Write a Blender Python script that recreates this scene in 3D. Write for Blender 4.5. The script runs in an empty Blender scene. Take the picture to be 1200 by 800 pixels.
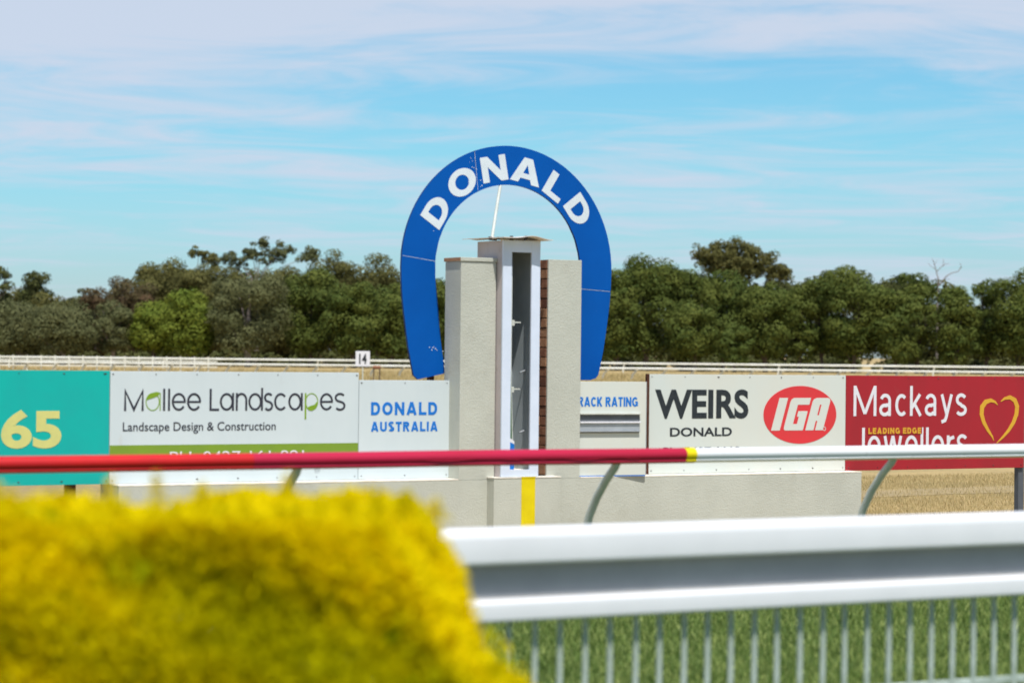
import bpy, bmesh, math, random
import numpy as np
from mathutils import Vector, Matrix
from mathutils.geometry import tessellate_polygon
R = math.radians
sc = bpy.context.scene
# ------------------------------------------------------------------ camera
cam_d = bpy.data.cameras.new('camera'); cam = bpy.data.objects.new('camera', cam_d)
sc.collection.objects.link(cam); sc.camera = cam
cam_d.lens = 90.0; cam_d.sensor_width = 36.0; cam_d.clip_start = 0.1; cam_d.clip_end = 20000
cam.matrix_world = (Matrix.Translation((0, 0, 1.8)) @ Matrix.Rotation(R(90) + 14/3000.0, 4, 'X')
                    @ Matrix.Rotation(0.0105, 4, 'Z'))
cam_d.dof.use_dof = True; cam_d.dof.focus_distance = 36.0; cam_d.dof.aperture_fstop = 2.3
# ------------------------------------------------------------------ light
SUN_EL, SUN_AZ = 64.0, 166.0          # azimuth clockwise from +Y, the sun stands behind the camera
w = bpy.data.worlds.new('World'); sc.world = w; w.use_nodes = True
nt = w.node_tree; N = nt.nodes; Lk = nt.links; N.clear()
def wn(t, **k):
    n = N.new(t)
    for a, b in k.items(): setattr(n, a, b)
    return n
def wmath(op, a, b=None, clamp=False):
    n = wn('ShaderNodeMath', operation=op, use_clamp=clamp)
    for i, s in enumerate((a, b)):
        if s is None: continue
        if isinstance(s, (int, float)): n.inputs[i].default_value = s
        else: Lk.new(s, n.inputs[i])
    return n.outputs[0]
def wramp(f, a, b, interp='SMOOTHSTEP'):
    n = wn('ShaderNodeMapRange', interpolation_type=interp)
    Lk.new(f, n.inputs[0]); n.inputs[1].default_value = a; n.inputs[2].default_value = b
    return n.outputs[0]
def wmix(f, a, b, mode='MIX'):
    n = wn('ShaderNodeMix', data_type='RGBA', blend_type=mode)
    for i, s in ((0, f), (6, a), (7, b)):
        if isinstance(s, (int, float)): n.inputs[i].default_value = s
        elif isinstance(s, tuple): n.inputs[i].default_value = s
        else: Lk.new(s, n.inputs[i])
    return n.outputs[2]
sky = wn('ShaderNodeTexSky', sky_type='NISHITA', sun_disc=False, sun_elevation=R(SUN_EL), sun_rotation=R(SUN_AZ),
         altitude=120, air_density=1.0, dust_density=0.4, ozone_density=2.0)
tc = wn('ShaderNodeTexCoord'); sp = wn('ShaderNodeSeparateXYZ'); Lk.new(tc.outputs['Generated'], sp.inputs[0])
zz = wmath('ADD', wmath('MAXIMUM', sp.outputs[2], 0.0), 0.05)
cx = wmath('DIVIDE', sp.outputs[0], zz); cy = wmath('DIVIDE', sp.outputs[1], zz)
cb = wn('ShaderNodeCombineXYZ'); Lk.new(wmath('MULTIPLY', cx, 0.55), cb.inputs[0]); Lk.new(wmath('MULTIPLY', cy, .72), cb.inputs[1])
def wnoise(scale, detail, rough, dist, off):
    m = wn('ShaderNodeMapping'); m.inputs[1].default_value = off; Lk.new(cb.outputs[0], m.inputs[0])
    n = wn('ShaderNodeTexNoise'); n.inputs['Scale'].default_value = scale; n.inputs['Detail'].default_value = detail
    n.inputs['Roughness'].default_value = rough; n.inputs['Distortion'].default_value = dist
    Lk.new(m.outputs[0], n.inputs[0]); return n.outputs[0]
n1 = wnoise(0.62, 5, .55, .5, (3.2, 1.1, 0)); n2 = wnoise(2.2, 8, .62, 1.2, (7.0, 2.0, 4.0))
cl = wmath('ADD', wmath('MULTIPLY', n1, .55), wmath('MULTIPLY', n2, .45))
clear_low = wramp(sp.outputs[2], 0.045, 0.125)                      # thin cirrus is densest higher up
thin_up = wramp(sp.outputs[2], 0.16, 0.5)                           # and breaks into patches toward the zenith
cl = wmath('ADD', cl, wmath('SUBTRACT', wmath('MULTIPLY', clear_low, .115), wmath('MULTIPLY', thin_up, .10)))
cf = wmath('MULTIPLY', wramp(cl, .44, .68), .90)
tint = wmix(wramp(sp.outputs[2], 0.0, 0.09), (0.62, 0.80, 1.06, 1), (0.53, 0.95, 1.10, 1))
base = wmix(1.0, sky.outputs[0], tint, 'MULTIPLY')
CLOUD = wn('ShaderNodeRGB'); CLOUD.outputs[0].default_value = (5.4, 5.95, 7.1, 1)
col = wmix(cf, base, CLOUD.outputs[0])
bg = wn('ShaderNodeBackground'); bg.inputs[1].default_value = 0.10; Lk.new(col, bg.inputs[0])
wo = wn('ShaderNodeOutputWorld'); Lk.new(bg.outputs[0], wo.inputs[0])
sl = bpy.data.lights.new('sun', 'SUN'); sl.energy = 4.6; sl.angle = R(0.53); sl.color = (1.0, .955, .89)
so = bpy.data.objects.new('sun', sl); sc.collection.objects.link(so)
sd = Vector((math.sin(R(SUN_AZ))*math.cos(R(SUN_EL)), math.cos(R(SUN_AZ))*math.cos(R(SUN_EL)), math.sin(R(SUN_EL))))
so.rotation_euler = sd.to_track_quat('Z', 'Y').to_euler(); so.location = sd*60
sc.view_settings.view_transform = 'Standard'; sc.view_settings.look = 'None'
sc.view_settings.exposure = 0.22; sc.view_settings.gamma = 1.0
rng = np.random.default_rng(7); random.seed(5)

# ------------------------------------------------------------------ site frame (the line of boards runs along u)
TH = R(59); SU, CU = math.sin(TH), math.cos(TH); D0 = 24.2; ROT = R(31)
def site(u, v, z=0.0): return Vector((SU*u - CU*v, D0 + CU*u + SU*v, z))

# ------------------------------------------------------------------ materials
def mat(name, col, rough=.7, spec=.3, col2=None, nscale=8.0, bump=0.0, bscale=60.0, metal=0.0, stretch=(1, 1, 1),
        lo=.35, hi=.65, attr=False, transl=0.0, dirt=None, dscale=3.0, dlo=.55, dhi=.8, coat=0.0):
    m = bpy.data.materials.new(name); m.use_nodes = True; t = m.node_tree; n = t.nodes; l = t.links
    b = n['Principled BSDF']; b.inputs['Roughness'].default_value = rough; b.inputs['Metallic'].default_value = metal
    b.inputs['Specular IOR Level'].default_value = spec; b.inputs['Coat Weight'].default_value = coat
    c = n.new('ShaderNodeRGB'); c.outputs[0].default_value = (*col, 1); out = c.outputs[0]
    tcn = n.new('ShaderNodeTexCoord'); mp = n.new('ShaderNodeMapping'); l.new(tcn.outputs['Object'], mp.inputs[0])
    mp.inputs[3].default_value = stretch
    def noise(s, d=5):
        k = n.new('ShaderNodeTexNoise'); k.inputs['Scale'].default_value = s; k.inputs['Detail'].default_value = d
        k.inputs['Roughness'].default_value = .6; l.new(mp.outputs[0], k.inputs[0]); return k.outputs[0]
    def rmp(f, a, bb):
        k = n.new('ShaderNodeMapRange'); l.new(f, k.inputs[0]); k.inputs[1].default_value = a; k.inputs[2].default_value = bb
        return k.outputs[0]
    def mix(f, a, cc):
        k = n.new('ShaderNodeMix'); k.data_type = 'RGBA'; l.new(f, k.inputs[0]); l.new(a, k.inputs[6])
        k.inputs[7].default_value = (*cc, 1); return k.outputs[2]
    if col2:
        if attr:
            a = n.new('ShaderNodeAttribute'); a.attribute_name = 'tint'; f = a.outputs['Fac']
        else: f = rmp(noise(nscale), lo, hi)
        out = mix(f, out, col2)
    if dirt: out = mix(rmp(noise(dscale, 8), dlo, dhi), out, dirt)
    l.new(out, b.inputs['Base Color'])
    if bump:
        k = n.new('ShaderNodeBump'); k.inputs['Strength'].default_value = bump; k.inputs['Distance'].default_value = .006
        l.new(noise(bscale, 3), k.inputs['Height']); l.new(k.outputs[0], b.inputs['Normal'])
    if transl:
        tr = n.new('ShaderNodeBsdfTranslucent'); l.new(out, tr.inputs[0]); ms = n.new('ShaderNodeMixShader')
        ms.inputs[0].default_value = transl; l.new(b.outputs[0], ms.inputs[1]); l.new(tr.outputs[0], ms.inputs[2])
        l.new(ms.outputs[0], n['Material Output'].inputs[0])
    return m
M = dict(
 stucco=mat('cream_stucco', (.515, .525, .46), .92, .1, (.46, .47, .41), 2.2, .9, 95, dirt=(.37, .365, .31), dscale=2.6, dlo=.58, dhi=.92, stretch=(1, 1, .8)),
 ledge=mat('white_ledge_paint', (.86, .82, .74), .7, .2, (.70, .64, .54), 9, .3, 60),
 white=mat('white_board_paint', (.58, .645, .665), .5, .35, (.53, .60, .625), 1.2, dirt=(.50, .51, .48), dscale=5, dlo=.63, dhi=.9, stretch=(1, 1, .35)),
 board_edge=mat('board_edge', (.45, .44, .40), .8, .1, (.25, .22, .18), 20),
 cream=mat('cream_board_paint', (.59, .635, .60), .5, .35, (.62, .62, .55), 1.0, dirt=(.60, .50, .38), dscale=4, dlo=.66, dhi=.9, stretch=(1, 1, .5)),
 teal=mat('teal_board', (.0, .41, .36), .5, .35, (.004, .37, .34), 3, dirt=(.06, .30, .28), dscale=7, dlo=.66, dhi=.9),
 khaki=mat('khaki_numeral', (.62, .60, .20), .55, .3, (.56, .55, .2), 10),
 ink=mat('dark_ink', (.025, .027, .04), .6, .3, (.04, .04, .055), 30),
 black=mat('black_ink', (.016, .022, .028), .6, .3, (.03, .035, .04), 30),
 leafgreen=mat('logo_green', (.20, .33, .02), .6, .3, (.17, .29, .02), 30),
 stripe=mat('green_stripe', (.19, .30, .025), .55, .3, (.17, .27, .03), 4),
 signblue=mat('sign_blue', (.005, .17, .60), .55, .3, (.01, .15, .52), 20),
 red=mat('logo_red', (.66, .035, .045), .5, .35, (.60, .04, .045), 5),
 maroon=mat('maroon_board', (.36, .012, .022), .5, .4, (.31, .014, .022), 2.5, dirt=(.27, .05, .05), dscale=8, dlo=.62, dhi=.86, stretch=(1, 1, .4)),
 offwhite=mat('off_white_print', (.72, .72, .76), .6, .3, (.66, .66, .70), 20),
 gold=mat('gold_print', (.66, .37, .03), .5, .35, (.60, .33, .03), 20),
 blue=mat('blue_arch_paint', (.0, .090, .40), .55, .12, (.0, .078, .355), 1.6, dirt=(.10, .24, .50), dscale=16, dlo=.70, dhi=.78),
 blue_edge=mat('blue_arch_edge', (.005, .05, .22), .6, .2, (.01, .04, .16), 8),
 letterwhite=mat('arch_letter_white', (.68, .74, .78), .5, .35, (.62, .68, .72), 6),
 box=mat('box_white_paint', (.66, .73, .86), .5, .35, (.60, .67, .79), 3, dirt=(.45, .42, .38), dscale=9, dlo=.68, dhi=.9),
 boxside=mat('box_side_paint', (.50, .44, .44), .6, .3, (.44, .39, .39), 3, dirt=(.32, .26, .22), dscale=7, dlo=.6, dhi=.9),
 inside=mat('grey_interior', (.40, .45, .47), .6, .3, (.34, .39, .41), 4),
 glassgreen=mat('green_glass', (.12, .19, .13), .15, .5, (.10, .16, .11), 4),
 glass=mat('green_glass_strip', (.05, .09, .07), .08, .6, (.04, .07, .06), 4),
 pale=mat('pale_trim', (.62, .64, .60), .5, .3, (.52, .54, .48), 12),
 rust=mat('rusty_sheet', (.66, .63, .60), .6, .35, (.50, .36, .26), 5, .3, 40, lo=.46, hi=.70),
 rustpost=mat('rusty_post', (.10, .035, .02), .85, .2, (.06, .025, .015), 20),
 brick1=mat('brown_brick', (.30, .15, .09), .9, .1, (.21, .095, .06), 22, .8, 90),
 brick2=mat('tan_brick', (.42, .24, .14), .9, .1, (.32, .16, .09), 22, .8, 90),
 brick3=mat('dark_brick', (.12, .055, .04), .9, .1, (.18, .08, .05), 22, .8, 90),
 mortar=mat('dark_mortar', (.10, .085, .07), .95, .05, (.06, .05, .04), 30),
 yellow=mat('yellow_paint', (.74, .60, .0), .55, .3, (.66, .52, .0), 5, .3, 70, dirt=(.75, .68, .25), dscale=14, dlo=.66, dhi=.8),
 railwhite=mat('white_rail_plastic', (.80, .80, .80), .35, .45, (.74, .75, .74), 2, dirt=(.50, .50, .46), dscale=14, dlo=.64, dhi=.9),
 railred=mat('red_rail_wrap', (.60, .012, .010), .42, .4, (.52, .010, .012), 3),
 railpink=mat('crimson_rail_wrap', (.50, .010, .055), .40, .4, (.42, .009, .035), 2.0, .35, 9, stretch=(.3, 1, 1.6)),
 railyellow=mat('yellow_rail_tape', (.78, .62, .0), .4, .4, (.72, .56, .0), 6),
 darkpost=mat('dark_grey_post', (.10, .11, .13), .6, .3, (.08, .09, .10), 6),
 postgrey=mat('grey_green_post', (.56, .61, .56), .38, .5, (.50, .55, .50), 6),
 nearwhite=mat('near_rail_white', (.76, .76, .78), .4, .3, (.72, .72, .74), 3, dirt=(.55, .55, .53), dscale=4, dlo=.68, dhi=.95),
 web=mat('near_rail_web', (.32, .33, .34), .7, .15, (.28, .29, .30), 3),
 picket=mat('pale_picket', (.31, .37, .31), .5, .35, (.55, .62, .58), 8),
 alu=mat('aluminium', (.46, .49, .52), .45, .5, (.38, .41, .44), 6, metal=.3),
 darkslot=mat('slot_back', (.12, .13, .14), .6, .3, (.09, .10, .11), 6),
 screw=mat('screw_head', (.06, .05, .05), .5, .5, (.03, .02, .02), 50),
 farwhite=mat('far_rail_white', (.78, .77, .70), .6, .2, (.62, .60, .50), .8),
 bark=mat('grey_bark', (.13, .10, .08), .9, .1, (.06, .05, .04), 3, .6, 12, stretch=(1, 1, .3)),
 palebark=mat('pale_bark', (.34, .29, .26), .85, .1, (.18, .15, .13), 3, .6, 12, stretch=(1, 1, .3)),
 pine=mat('pine_foliage', (.050, .078, .015), .75, .15, (.115, .130, .024), attr=True, transl=.10),
 bright=mat('bright_pine_foliage', (.08, .125, .015), .75, .15, (.165, .19, .024), attr=True, transl=.12),
 olive=mat('olive_foliage', (.090, .090, .026), .75, .15, (.150, .138, .042), attr=True, transl=.18),
 grey=mat('grey_gum_foliage', (.080, .090, .034), .75, .15, (.145, .148, .062), attr=True, transl=.18),
 russet=mat('russet_foliage', (.12, .068, .038), .75, .15, (.105, .092, .038), attr=True, transl=.18),
 dark=mat('dark_foliage', (.055, .068, .020), .8, .1, (.10, .10, .035), attr=True, transl=.1),
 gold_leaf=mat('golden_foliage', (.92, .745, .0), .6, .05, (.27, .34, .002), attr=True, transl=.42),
 turf=mat('turf_blade', (.095, .165, .026), .6, .3, (.38, .44, .13), attr=True, transl=.25),
 straw=mat('straw_blade', (.50, .38, .18), .8, .15, (.38, .31, .14), attr=True, transl=.2),
)
def ground_mat(name, a, b, c, s1, s2, band=None):
    m = bpy.data.materials.new(name); m.use_nodes = True; t = m.node_tree; n = t.nodes; l = t.links
    bs = n['Principled BSDF']; bs.inputs['Roughness'].default_value = .95; bs.inputs['Specular IOR Level'].default_value = .1
    g = n.new('ShaderNodeNewGeometry')
    def noise(s, d=6):
        k = n.new('ShaderNodeTexNoise'); k.inputs['Scale'].default_value = s; k.inputs['Detail'].default_value = d
        k.inputs['Roughness'].default_value = .65; l.new(g.outputs['Position'], k.inputs[0]); return k.outputs[0]
    def rmp(f, lo, hi):
        k = n.new('ShaderNodeMapRange'); k.interpolation_type = 'SMOOTHSTEP'; l.new(f, k.inputs[0])
        k.inputs[1].default_value = lo; k.inputs[2].default_value = hi; return k.outputs[0]
    def mix(f, x, y):
        k = n.new('ShaderNodeMix'); k.data_type = 'RGBA'; l.new(f, k.inputs[0])
        for i, s in ((6, x), (7, y)):
            if isinstance(s, tuple): k.inputs[i].default_value = (*s, 1)
            else: l.new(s, k.inputs[i])
        return k.outputs[2]
    o = mix(rmp(noise(s1), .4, .62), a, b); o = mix(rmp(noise(s2, 8), .5, .72), o, c)
    l.new(o, bs.inputs['Base Color'])
    k = n.new('ShaderNodeBump'); k.inputs['Strength'].default_value = .7; k.inputs['Distance'].default_value = .03
    l.new(noise(s2*3), k.inputs['Height']); l.new(k.outputs[0], bs.inputs['Normal'])
    return m
M['dry'] = ground_mat('dry_grass_ground', (.44, .32, .15), (.33, .25, .12), (.24, .19, .09), .25, 7.0)
M['turfbase'] = ground_mat('turf_ground', (.06, .10, .02), (.09, .13, .03), (.12, .13, .04), .8, 14.0)
M['path'] = ground_mat('worn_path_ground', (.385, .29, .155), (.33, .255, .145), (.37, .28, .14), 1.2, 9.0)

# ------------------------------------------------------------------ helpers
def link(o): sc.collection.objects.link(o); return o
def tag(o, label=None, cat=None, group=None, kind=None):
    if label: o['label'] = label
    if cat: o['category'] = cat
    if group: o['group'] = group
    if kind: o['kind'] = kind
    return o
def thing(name, u, v, label, cat, group=None):
    o = link(bpy.data.objects.new(name, None)); o.location = site(u, v); o.rotation_euler = (0, 0, ROT)
    o.empty_display_size = .3; o['org'] = (u, v); return tag(o, label, cat, group)
def wthing(name, x, y, label, cat, group=None):
    o = link(bpy.data.objects.new(name, None)); o.location = (x, y, 0); return tag(o, label, cat, group)
class B:
    """collects shapes in site coordinates (u, v, z) relative to a thing's origin"""
    def __init__(s, root=None):
        s.bm = bmesh.new(); s.root = root; s.o = (0, 0)
        while root is not None and 'org' not in root.keys() and root.parent: root = root.parent
        if root is not None and 'org' in root.keys(): s.o = tuple(root['org'])
    def v(s, u, v, z): return s.bm.verts.new((u - s.o[0], v - s.o[1], z))
    def box(s, u0, u1, v0, v1, z0, z1, bev=0.0):
        vs = [s.v(a, b, c) for c in (z0, z1) for b in (v0, v1) for a in (u0, u1)]
        fs = [s.bm.faces.new([vs[i] for i in q]) for q in ((0, 2, 3, 1), (4, 5, 7, 6), (0, 1, 5, 4), (2, 6, 7, 3), (0, 4, 6, 2), (1, 3, 7, 5))]
        if bev:
            es = list({e for f in fs for e in f.edges})
            bmesh.ops.bevel(s.bm, geom=es, offset=bev, segments=2, affect='EDGES', profile=.5)
        return s
    def prism(s, pts, v0, v1, tri=True):
        """outline in (u, z), pushed from v0 (front) to v1"""
        f = [s.v(p[0], v0, p[1]) for p in pts]; b = [s.v(p[0], v1, p[1]) for p in pts]
        a = s.bm.faces.new(f); c = s.bm.faces.new(b[::-1]); n = len(pts)
        for i in range(n): s.bm.faces.new((f[i], b[i], b[(i+1) % n], f[(i+1) % n]))
        if tri: bmesh.ops.triangulate(s.bm, faces=[a, c])
        return s
    def ribbon(s, pts, wd, v0, v1, closed=False):
        n = len(pts); P = [Vector((p[0], p[1])) for p in pts]; W = wd if hasattr(wd, '__len__') else [wd]*n
        L, Rr = [], []
        for i in range(n):
            a = P[(i-1) % n] if (i or closed) else P[i]; b = P[(i+1) % n] if (i < n-1 or closed) else P[i]
            d1 = (P[i]-a).normalized() if (P[i]-a).length > 1e-9 else None; d2 = (b-P[i]).normalized() if (b-P[i]).length > 1e-9 else None
            d1 = d1 or d2; d2 = d2 or d1; t = (d1+d2).normalized() if (d1+d2).length > 1e-6 else d1
            nn = Vector((-t.y, t.x)); k = max(.45, nn.dot(Vector((-d1.y, d1.x))))
            L.append(P[i] + nn*W[i]*.5/k); Rr.append(P[i] - nn*W[i]*.5/k)
        fl = [s.v(p.x, v0, p.y) for p in L]; fr = [s.v(p.x, v0, p.y) for p in Rr]
        bl = [s.v(p.x, v1, p.y) for p in L]; br = [s.v(p.x, v1, p.y) for p in Rr]
        for i in range(n if closed else n-1):
            j = (i+1) % n
            for q in ((fl[i], fl[j], fr[j], fr[i]), (bl[j], bl[i], br[i], br[j]), (fl[j], fl[i], bl[i], bl[j]), (fr[i], fr[j], br[j], br[i])):
                s.bm.faces.new(q)
        if not closed:
            s.bm.faces.new((fl[0], fr[0], br[0], bl[0])); s.bm.faces.new((fr[-1], fl[-1], bl[-1], br[-1]))
        return s
    def tube(s, pts, rad, seg=10):
        P = [Vector((p[0]-s.o[0], p[1]-s.o[1], p[2])) for p in pts]; n = len(P); rr = rad if hasattr(rad, '__len__') else [rad]*n
        rings = []; up = None
        for i in range(n):
            t = (P[min(i+1, n-1)] - P[max(i-1, 0)]).normalized()
            if up is None: up = t.orthogonal().normalized()
            a = (up - t*up.dot(t)).normalized(); up = a; b = t.cross(a)
            rings.append([s.bm.verts.new(P[i] + (a*math.cos(2*math.pi*k/seg) + b*math.sin(2*math.pi*k/seg))*rr[i]) for k in range(seg)])
        for i in range(n-1):
            for k in range(seg): s.bm.faces.new((rings[i][k], rings[i][(k+1) % seg], rings[i+1][(k+1) % seg], rings[i+1][k]))
        s.bm.faces.new(rings[0][::-1]); s.bm.faces.new(rings[-1]); return s
    def extr(s, prof, u0, u1, nseg=1, wob=0.0):
        """profile in (v, z) extruded along u"""
        rings = []
        for i in range(nseg+1):
            u = u0 + (u1-u0)*i/nseg
            dz = wob*(math.sin(u*1.3+.4)+.6*math.sin(u*2.9)); rings.append([s.v(u, p[0], p[1]+dz) for p in prof])
        n = len(prof)
        for i in range(nseg):
            for k in range(n): s.bm.faces.new((rings[i][k], rings[i][(k+1) % n], rings[i+1][(k+1) % n], rings[i+1][k]))
        s.bm.faces.new(rings[0][::-1]); s.bm.faces.new(rings[-1]); return s
    def build(s, name, m, smooth=False, parent=None):
        bmesh.ops.recalc_face_normals(s.bm, faces=s.bm.faces)
        me = bpy.data.meshes.new(name); s.bm.to_mesh(me); s.bm.free(); me.materials.append(M[m] if isinstance(m, str) else m)
        if smooth:
            me.polygons.foreach_set('use_smooth', [True]*len(me.polygons))
            me.set_sharp_from_angle(angle=R(38))
        o = link(bpy.data.objects.new(name, me)); p = parent or s.root
        if p is not None: o.parent = p
        return o
def text_pts(txt, offset=0.0, res=5, space=1.0):
    """outline lettering as 2-D faces, scaled to the unit box"""
    c = bpy.data.curves.new('t', 'FONT'); c.body = txt; c.offset = offset; c.resolution_u = res; c.fill_mode = 'FRONT'; c.space_character = space
    o = bpy.data.objects.new('t', c); link(o); dg = bpy.context.evaluated_depsgraph_get(); dg.update()
    me = bpy.data.meshes.new_from_object(o.evaluated_get(dg)); bpy.data.objects.remove(o); bpy.data.curves.remove(c)
    vs = np.array([v.co[:2] for v in me.vertices]); fs = [list(p.vertices) for p in me.polygons]; bpy.data.meshes.remove(me)
    lo, hi = vs.min(0), vs.max(0); return (vs-lo)/(hi-lo), fs, (hi-lo)
def lettering(root, txt, u0, u1, z0, z1, vf, m, name='lettering', offset=0.0, shear=0.0, thick=.002, xf=None, space=1.0, parent=None):
    vs, fs, sz = text_pts(txt, offset, space=space); b = B(root); bm = b.bm
    def P(p, v):
        x, z = u0 + p[0]*(u1-u0) + shear*p[1]*(z1-z0), z0 + p[1]*(z1-z0)
        if xf: x, z = xf(x, z)
        return b.v(x, v, z)
    F = [P(p, vf) for p in vs]; G = [P(p, vf+thick) for p in vs]; edges = {}
    for f in fs:
        try: bm.faces.new([F[i] for i in f])
        except ValueError: continue
        for i, j in zip(f, f[1:]+f[:1]): edges[(i, j)] = edges.get((i, j), 0)+1
    for (i, j) in edges:
        if (j, i) not in edges:
            try: bm.faces.new((F[j], F[i], G[i], G[j]))
            except ValueError: pass
    me = bpy.data.meshes.new(name); bm.to_mesh(me); bm.free(); me.materials.append(M[m])
    o = link(bpy.data.objects.new(name, me)); o.parent = parent or root; return o
def arc(cx, cz, rx, rz, a0, a1, n=20): return [(cx+rx*math.cos(R(a0+(a1-a0)*i/n)), cz+rz*math.sin(R(a0+(a1-a0)*i/n))) for i in range(n+1)]

# plain grotesque lettering drawn as strokes: each glyph gives its width and centre lines inside a unit-high cell
def glyphs(w, t):
    """w: the stroke weight as a share of the letter height"""
    h = t/2; H = 1-h
    def A(cx, cz, rx, rz, a0, a1, n=14): return arc(cx, cz, rx, rz, a0, a1, n)
    return {
    'D': (.70, [[(h, 0), (h, 1)], [(h, H), (.34, H)] + A(.34, .5, .70-h-.34, .5-h, 88, -88, 18) + [(.34, h), (h, h)]]),
    'O': (.80, [('c', A(.40, .5, .40-h, .5-h, 0, 360, 28)[:-1])]),
    'C': (.72, [A(.38, .5, .38-h, .5-h, 42, 318, 22)]),
    'G': (.78, [A(.40, .5, .40-h, .5-h, 42, 345, 22), [(.78-h, h*.6), (.78-h, .48)], [(.78-h*.2, .48-h*.2), (.44, .48-h*.2)]]),
    'N': (.74, [[(h, 0), (h, 1)], [(.74-h, 0), (.74-h, 1)], [(h*.9, .99-h*.2), (.74-h*.9, .01+h*.2)]]),
    'A': (.80, [[(h*1.02, 0), (.40-h*.12, 1)], [(.80-h*1.02, 0), (.40+h*.12, 1)], [(.20, .27), (.60, .27)]]),
    'L': (.58, [[(h, 0), (h, 1)], [(h, h), (.58, h)]]),
    'U': (.72, [[(h, 1), (h, .34)] + A(.36, .34, .36-h, .34-h, 180, 360, 16) + [(.72-h, 1)]]),
    'S': (.64, [A(.32, .745-h*.0, .32-h, .255-h*.75, 28, 262, 16) + A(.32, .262, .32-h, .262-h, 82, -152, 16)]),
    'T': (.62, [[(0, H), (.62, H)], [(.31, 0), (.31, 1)]]),
    'R': (.70, [[(h, 0), (h, 1)], [(h, H), (.40, H)] + A(.40, .73, .66-h-.40, .27-h, 88, -88, 12) + [(.40, .46+h), (h, .46+h)], [(.36, .46), (.70-h*1.05, 0)]]),
    'I': (t, [[(h, 0), (h, 1)]]),
    'K': (.70, [[(h, 0), (h, 1)], [(h*1.3, .34), (.68-h, 1)], [(.27, .52), (.70-h, 0)]]),
    'E': (.60, [[(h, 0), (h, 1)], [(h, H), (.60, H)], [(h, h), (.60, h)], [(h, .52), (.55, .52)]]),
    'M': (.88, [[(h, 0), (h, 1)], [(.88-h, 0), (.88-h, 1)], [(h, .98), (.44, .02+h)], [(.88-h, .98), (.44, .02+h)]]),
    'J': (.50, [[(.50-h, 1), (.50-h, .28)] + A(.25, .28, .25-h, .28-h, 0, -175, 12)]),
    'W': (1.12, [[(h, 1), (.29, 0)], [(.29, 0), (.56, 1)], [(.56, 1), (.83, 0)], [(.83, 0), (1.12-h, 1)]]),
    'a': (.52, [[(.46-h, 0), (.46-h, .50)] + A(.24, .50, .22-h, .24-h, 0, 160, 12), A(.22, .20, .22-h, .21-h, 60, 330, 16), [(.24, .41-h), (.46-h, .43-h)]]),
    'c': (.47, [A(.25, .36, .25-h, .37-h, 48, 312, 18)]),
    'k': (.48, [[(h, 0), (h, 1)], [(h*1.3, .26), (.45-h, .72)], [(.18, .40), (.48-h, 0)]]),
    'y': (.50, [[(h, .72), (.26, .02)], [(.50-h, .72), (.24, -.04), (.19, -.16), (.05, -.21)]]),
    's': (.46, [A(.23, .54, .22-h, .20-h*.75, 25, 262, 14) + A(.23, .19, .23-h, .20-h, 82, -152, 14)]),
    'e': (.52, [A(.26, .36, .26-h, .37-h, 0, 318, 22), [(h, .37), (.52-h*.5, .37)]]),
    'w': (.74, [[(h, .72), (.20, 0)], [(.20, 0), (.37, .72)], [(.37, .72), (.54, 0)], [(.54, 0), (.74-h, .72)]]),
    'l': (t, [[(h, 0), (h, 1)]]),
    'r': (.30, [[(h, 0), (h, .72)], [(h, .40), (.12, .60), (.30, .72-h)]]),
    '3': (.66, [A(.31, .73, .31-h, .27-h, 155, -85, 14), A(.32, .275, .34-h, .275-h, 85, -158, 16), [(.22, .52), (.36, .52)]]),
    '6': (.68, [('c', A(.35, .32, .34-h, .32-h, 0, 360, 24)[:-1]), [(h, .34), (.05+h*.75, .58)] + A(.37, .62, .32-h*.9, .38-h, 165, 55, 10)]),
    '5': (.66, [[(.62, H), (.10+h, H)], [(.10+h*.8, 1-h*.2), (.05+h, .48)], [(.04+h, .50), (.12+h*.5, .57)] + A(.33, .32, .335-h, .325-h, 112, -155, 18)]),
    }
def strokes(root, txt, u0, u1, z0, z1, vf, m, wt, name='lettering', gap=.12, word=.34, xf=None, parent=None, back=.0019):
    """fits txt into the box u0..u1 x z0..z1, strokes wt metres thick"""
    H = z1-z0; g = glyphs(0, wt/H); adv = []; x = 0.0
    for c in txt:
        if c == ' ': x += word; adv.append(None); continue
        adv.append(x); x += g[c][0] + gap
    x -= gap; k = (u1-u0)/x; b = B(root); q = 0
    for c, a in zip(txt, adv):
        if a is None: continue
        for st in g[c][1]:
            cl_ = isinstance(st, tuple) and st[0] == 'c'; pts = st[1] if cl_ else st; P = [(u0+(a+p[0])*k, z0+p[1]*H) for p in pts]
            if xf: P = [xf(*p) for p in P]
            b.ribbon(P, wt, vf + .00012*(q % 4), vf+back, closed=cl_); q += 1
    return b.build(name, m, parent=parent)

# ------------------------------------------------------------------ ground
def sheet(name, pts, z, m, kind='structure'):
    bm = bmesh.new(); bm.faces.new([bm.verts.new((p[0], p[1], z)) for p in pts])
    me = bpy.data.meshes.new(name); bm.to_mesh(me); bm.free(); me.materials.append(M[m])
    o = link(bpy.data.objects.new(name, me)); o['kind'] = kind; return o
sheet('ground', [(4000*math.cos(R(a)), 4000*math.sin(R(a))) for a in range(0, 360, 10)], 0.0, 'dry')
def strip(name, v0, v1, u0, u1, z, m):
    return sheet(name, [site(u, v)[:2] for u, v in ((u0, v0), (u1, v0), (u1, v1), (u0, v1))], z, m)
strip('turf_track', -11.5, -5.7, -150, 200, .004, 'turfbase')
strip('lawn', -40, -11.9, -60, 60, .005, 'turfbase')
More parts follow.
